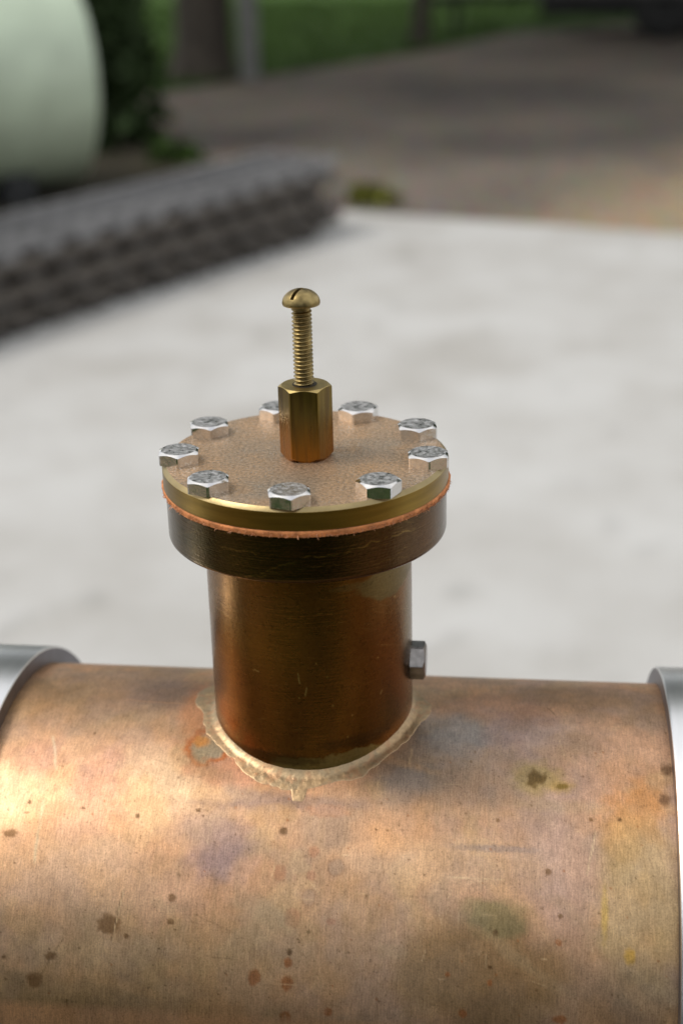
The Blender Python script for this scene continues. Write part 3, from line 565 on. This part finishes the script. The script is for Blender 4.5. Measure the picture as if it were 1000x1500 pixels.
# ------------------------------------------------------------------ stack of track panels on the slab
M_rail = plain('dull_steel_rail', (.23, .23, .235), .6, .2, .4, 20)
M_sleep = plain('grey_weathered_sleeper', (.15, .148, .15), .8, 0, .35, 18, .4, 90)
M_sleepd = plain('shade_dark_sleeper', (.034, .030, .027), .8, 0, .35, 18, .4, 90)  # lower sleepers: shade on the stack's front put into the colour
sdx = np.array([.454, .891]); snx = np.array([-.891, .454]); far = np.array([-.65, 5.46])
SW, SLEN, PIT = .34, 4.1, .17; LAY = .071
org = far-sdx*SLEN+snx*SW/2; rzs = math.atan2(sdx[1], sdx[0])
def rail_mesh():
    pts = [(-.012, 0), (.012, 0), (.012, .004), (.003, .007), (.003, .026), (.007, .029), (.007, .036), (-.007, .036), (-.007, .029), (-.003, .026), (-.003, .007), (-.012, .004)]
    bm = bmesh.new(); e = [[bm.verts.new((x, y, z)) for y, z in pts] for x in (0, SLEN)]
    bm.faces.new(e[0]); bm.faces.new(e[1][::-1])
    for k in range(12): bm.faces.new((e[0][k], e[1][k], e[1][(k+1) % 12], e[0][(k+1) % 12]))
    bmesh.ops.recalc_face_normals(bm, faces=bm.faces); return bmdone('rail', bm)
rme = rail_mesh(); rme.materials.append(M_rail); rmd = rail_mesh(); rmd.materials.append(plain('shade_dark_rail', (.115, .10, .085), .7, .2, .4, 20))  # lower rails: darker copy with the stack's shade in its colour
sme = [box_mesh('sleeper', (0, 0, .018), (.096, SW, .0365), .004) for k in range(2)]; sme[0].materials.append(M_sleepd); sme[1].materials.append(M_sleep)
tl = ['bottom track panel of the stack, lying on the concrete', 'second track panel of the stack, just above the bottom one', 'third track panel of the stack, just below the top one', 'top track panel of the stack, with pale grey sleepers']
for lay in range(4):
    off = RNG.normal(0, .010); t = tag(empty('track_panel', (org[0]+sdx[0]*off*2+snx[0]*off, org[1]+sdx[1]*off*2+snx[1]*off, .03+lay*LAY), rzs+RNG.normal(0, .0015)), tl[lay], 'track panel', 'stacked track panels')
    for k in range(24):
        o = bpy.data.objects.new('sleeper', sme[1 if lay == 3 else 0]); COL.objects.link(o); o.parent = t; o.location = (.06+.085*(lay % 2)+.02*lay+k*.165+RNG.normal(0, .006), RNG.normal(0, .006), 0); o.rotation_euler = (0, 0, RNG.normal(0, .012))
    for y in (-.148, -.045, .045, .148):
        o = bpy.data.objects.new('rail', rme if lay == 3 else rmd); COL.objects.link(o); o.parent = t; o.location = (0, y, .0355)

# ------------------------------------------------------------------ pale storage tank
M_tank = plain('pale_green_tank_paint', (.52, .62, .48), .38, 0, .12, 6, .05, 40)
M_darkm = plain('dark_support_steel', (.03, .032, .035), .7, 0, .2, 10)
def lathe_x(name, prof, seg=72, mat=None, parent=None, smooth=True):
    th = np.arange(seg)/seg*2*np.pi; P = np.stack([np.stack([x+0*th, r*np.cos(th), r*np.sin(th)], -1) for x, r in prof], 1)
    o = link(name, grid_mesh(name, P, wrap=True, smooth=smooth), mat, parent); return o
TR = .50
tank = tag(empty('storage_tank', (-1.98, 6.58, 0), math.radians(36)), 'pale green cylindrical storage tank lying behind the track stack', 'tank')
o = lathe_x('shell', [(-2.6, TR), (-2.0, TR), (-1.0, TR), (-.12, TR)], 96, M_tank, tank); o.location.z = TR+.03
o = lathe_x('end_cap', [(-.121, TR-.002)]+[(-.12+.06*math.sin(a), TR*math.cos(a)**.75) for a in np.linspace(.05, 1.52, 14)]+[(-.06, .002)], 96, M_tank, tank); o.location.z = TR+.03
o = lathe_x('end_cap', [(-2.599, TR-.002)]+[(-2.6-.19*math.sin(a), TR*math.cos(a)**.75) for a in np.linspace(.05, 1.52, 14)]+[(-2.79, .002)], 96, M_tank, tank); o.location.z = TR+.03
for x in (-.45, -2.2): link('support', box_mesh('support', (x, 0, .07), (.14, .7, .14), .01), M_darkm, tank)

# ------------------------------------------------------------------ vegetation
def leaf_mat(name, col, var=.45):
    m, N, L, B = new_mat(name); tc = N.new('ShaderNodeTexCoord'); n = N.new('ShaderNodeTexNoise'); n.inputs['Scale'].default_value = 2.5; n.inputs['Detail'].default_value = 5; L.new(tc.outputs['Object'], n.inputs['Vector'])
    r = N.new('ShaderNodeMapRange'); r.inputs[1].default_value = .3; r.inputs[2].default_value = .7; r.inputs[3].default_value = 1-var; r.inputs[4].default_value = 1+var; L.new(n.outputs['Fac'], r.inputs[0])
    v = N.new('ShaderNodeVectorMath'); v.operation = 'SCALE'; v.inputs[0].default_value = col; L.new(r.outputs[0], v.inputs['Scale']); L.new(v.outputs[0], B.inputs['Base Color']); B.inputs['Roughness'].default_value = .6; B.inputs['Specular IOR Level'].default_value = .12; return m
M_leaf = leaf_mat('green_leaves', (.055, .10, .022)); M_ever = leaf_mat('dark_leaves', (.03, .05, .018)); M_weed = leaf_mat('yellow_green_leaves', (.15, .155, .03))
M_bark = plain('dark_bark', (.055, .045, .035), .9, 0, .4, 8, .8, 30)
def leaves(name, clumps, n, size, spread, mat, parent):
    """n leaf quads scattered round clump centres"""
    c = np.asarray(clumps)[RNG.integers(0, len(clumps), n)]; p = c+RNG.normal(0, 1, (n, 3))*np.asarray(spread)
    a = RNG.normal(0, 1, (n, 3)); a /= np.linalg.norm(a, axis=1)[:, None]; b = np.cross(a, RNG.normal(0, 1, (n, 3))); b /= np.linalg.norm(b, axis=1)[:, None]
    s = (size*RNG.uniform(.6, 1.3, n))[:, None]; V = np.stack([p-a*s*.5, p+b*s*.28, p+a*s*.5, p-b*s*.28], 1)
    V[..., 2] = np.maximum(V[..., 2], .012)
    me = bpy.data.meshes.new(name); me.vertices.add(n*4); me.vertices.foreach_set('co', V.reshape(-1).astype(np.float32)); me.loops.add(n*4); me.loops.foreach_set('vertex_index', np.arange(n*4, dtype=np.int32))
    me.polygons.add(n); me.polygons.foreach_set('loop_start', np.arange(n, dtype=np.int32)*4); me.update(calc_edges=True); me.validate()
    return link(name, me, mat, parent)
def tube_bm(bm, pts, rad, seg=10):
    prev = None
    for i, (p, r) in enumerate(zip(pts, rad)):
        p = Vector(p); d = (Vector(pts[min(i+1, len(pts)-1)])-Vector(pts[max(i-1, 0)])).normalized(); x = d.orthogonal().normalized() if abs(d.z) < .95 else Vector((1, 0, 0)); y = d.cross(x).normalized(); x = y.cross(d)
        ring = [bm.verts.new(p+r*(math.cos(k/seg*6.2832)*x+math.sin(k/seg*6.2832)*y)) for k in range(seg)]
        if prev:
            for k in range(seg): bm.faces.new((prev[k], prev[(k+1) % seg], ring[(k+1) % seg], ring[k]))
        prev = ring
    bm.faces.new(prev[::-1])
def tree(loc, tr, hc, crown, n, label, mat=M_leaf, name='broadleaf_tree'):
    t = tag(empty(name, (*loc, 0)), label, 'tree', 'trees round the yard'); bm = bmesh.new()
    tube_bm(bm, [(0, 0, -.05), (.02, 0, .25), (.05, .03, 1.2), (.0, .05, hc*.6), (.05, 0, hc)], [tr*1.45, tr*1.08, tr*.95, tr*.8, tr*.45], 14)
    cl = []
    for k in range(9):
        a = k*2.4; e = RNG.uniform(.5, 1.0); tip = (crown[0]*e*math.cos(a), crown[1]*e*math.sin(a), hc+RNG.uniform(-.3, .8)*crown[2])
        zb0 = hc*RNG.uniform(.55, .95); tube_bm(bm, [(.03, .02, zb0), (tip[0]*.45, tip[1]*.45, zb0+(tip[2]-zb0)*.6), tip], [tr*.4, tr*.25, .02], 6); cl.append(tip)
    link('trunk', bmdone('trunk', bm, True), M_bark, t)
    while len(cl) < 70:
        v = RNG.normal(0, 1, 3); v /= np.linalg.norm(v); v *= RNG.uniform(.35, 1)**.6; cl.append((v[0]*crown[0], v[1]*crown[1], hc+crown[2]*(.25+v[2]*.9)))
    leaves('crown', cl, n, .30, (.55, .55, .40), mat, t)
tree((-2.38, 11.1), .20, 5.2, (4.6, 3.6, 2.4), 17000, 'thick dark trunked tree on the lawn edge beside the grey post')
tree((-.92, 13.6), .07, 5.0, (3.6, 3.4, 2.2), 13000, 'slender dark trunked tree on the lawn between the grey post and the trailer')
tree((3.6, 13.2), .18, 5.4, (4.2, 3.6, 2.4), 14000, 'spreading tree beside the dark trailer at the gravel edge')
# the side the photographer stands on: shade trees and hedge that the polished metal mirrors
tree((-4.5, -6.8), .2, 3.6, (3.0, 2.4, 2.0), 8000, 'tree at the front hedge, on the storage tank side', M_ever)
tree((5.2, -6.8), .2, 3.6, (3.0, 2.4, 2.0), 8000, 'tree at the front hedge, on the trailer side', M_ever)
hg = tag(empty('hedge', (0, -6.3, 0)), 'tall dark evergreen hedge behind the photographer', 'hedge')
leaves('foliage', [(RNG.uniform(-9, 9), RNG.uniform(-.5, .5), RNG.uniform(.1, 1.7)) for k in range(420)], 22000, .22, (.25, .25, .22), M_ever, hg)
link('core', box_mesh('core', (0, 0, .85), (18, .5, 1.7), .1), plain('hedge_core', (.012, .016, .008), .9), hg)
# dark shrub between tank and gravel, low weeds
sh = tag(empty('evergreen_shrub', (-2.16, 7.75, 0)), 'dark evergreen shrub at the end of the pale tank', 'shrub')
leaves('foliage', [(RNG.uniform(-.25, .12), RNG.uniform(-.15, .2), RNG.uniform(.05, 1.2)) for k in range(60)], 3500, .11, (.06, .06, .09), M_ever, sh)
bm = bmesh.new(); tube_bm(bm, [(0, 0, -.02), (.02, 0, .6), (0, .02, 1.2)], [.035, .025, .01], 8); link('stem', bmdone('stem', bm, True), M_bark, sh)
def weed(loc, n, sx, h, label, mat):
    o = leaves('weed_tuft', [(RNG.uniform(-sx, sx), RNG.uniform(-sx, sx)*.6, RNG.uniform(.0, h)) for k in range(14)], n, .06, (.025, .025, .02), mat, None); o.location = (*loc, 0); tag(o, label, 'weed')
weed((-.60, 6.10), 380, .07, .04, 'yellow green weed tuft at the corner of the concrete slab', M_weed)
weed((-1.72, 7.25), 420, .12, .08, 'low green weed tuft on the gravel behind the track stack', M_leaf)
# lawn grass blades
n = 26000; gx = RNG.uniform(-9, 5, n); gy = RNG.uniform(9.0, 20, n)
edge = np.interp(gx, [-40, -3.6, -2.4, -.9, 0, 3, 40], [8.3, 9.0, 10.4, 12.9, 15, 17, 21]); ok = gy > edge+.05; gx, gy = gx[ok], gy[ok]; n = len(gx)
an = RNG.uniform(0, 6.28, n); hh = RNG.uniform(.04, .11, n); dx, dy = .012*np.cos(an), .012*np.sin(an); lx, ly = RNG.normal(0, .03, n), RNG.normal(0, .03, n)
V = np.stack([np.stack([gx-dx, gy-dy, 0*gx], 1), np.stack([gx+dx, gy+dy, 0*gx], 1), np.stack([gx+lx, gy+ly, hh], 1)], 1)
me = bpy.data.meshes.new('grass'); me.vertices.add(n*3); me.vertices.foreach_set('co', V.reshape(-1).astype(np.float32)); me.loops.add(n*3); me.loops.foreach_set('vertex_index', np.arange(n*3, dtype=np.int32)); me.polygons.add(n); me.polygons.foreach_set('loop_start', np.arange(n, dtype=np.int32)*3); me.update(calc_edges=True)
tag(link('grass', me, M_leaf), 'short green grass growing on the lawn beyond the gravel', 'grass', kind='stuff')

# ------------------------------------------------------------------ grey post and dark parked vehicle far behind
bm = bmesh.new(); bm_box(bm, (0, 0, .75), (.13, .13, 1.5), .012)
gp = tag(link('post', bmdone('post', bm), plain('grey_weathered_post', (.14, .14, .135), .8, 0, .25, 8, .3, 40)), 'grey square post standing beside the thick tree trunk', 'post'); gp.location = (-1.98, 10.9, 0)
bm = bmesh.new(); 
tr = tag(empty('vehicle', (1.85, 14.6, 0), math.radians(-4)), 'dark box trailer parked in shade beyond the gravel', 'vehicle')  # simple box on wheels stands in for the dark parked vehicle
M_tr = plain('dark_grey_panel', (.05, .05, .052), .5, 0, .2, 3); M_ty = plain('tyre_rubber', (.012, .012, .012), .8)
link('body', box_mesh('body', (0, 0, .95), (3.4, 1.7, 1.2), .04), M_tr, tr)
link('skirt', box_mesh('skirt', (0, 0, .29), (3.3, 1.5, .16), .02), M_ty, tr)
for x in (-.55, .25):
    for y in (-.72, .72):
        wh = lathe_x('wheel', [(-.09, .12), (-.1, .26), (-.07, .3), (.07, .3), (.1, .26), (.09, .12), (.07, .02), (-.07, .02), (-.09, .12)], 32, M_ty, tr); wh.location = (x, y, .3); wh.rotation_euler = (0, 0, math.pi/2)
link('drawbar', box_mesh('drawbar', (-2.2, 0, .33), (1.2, .08, .08), .01), M_ty, tr)
link('prop_stand', box_mesh('prop_stand', (-2.5, 0, .15), (.06, .06, .3), .005), M_ty, tr)
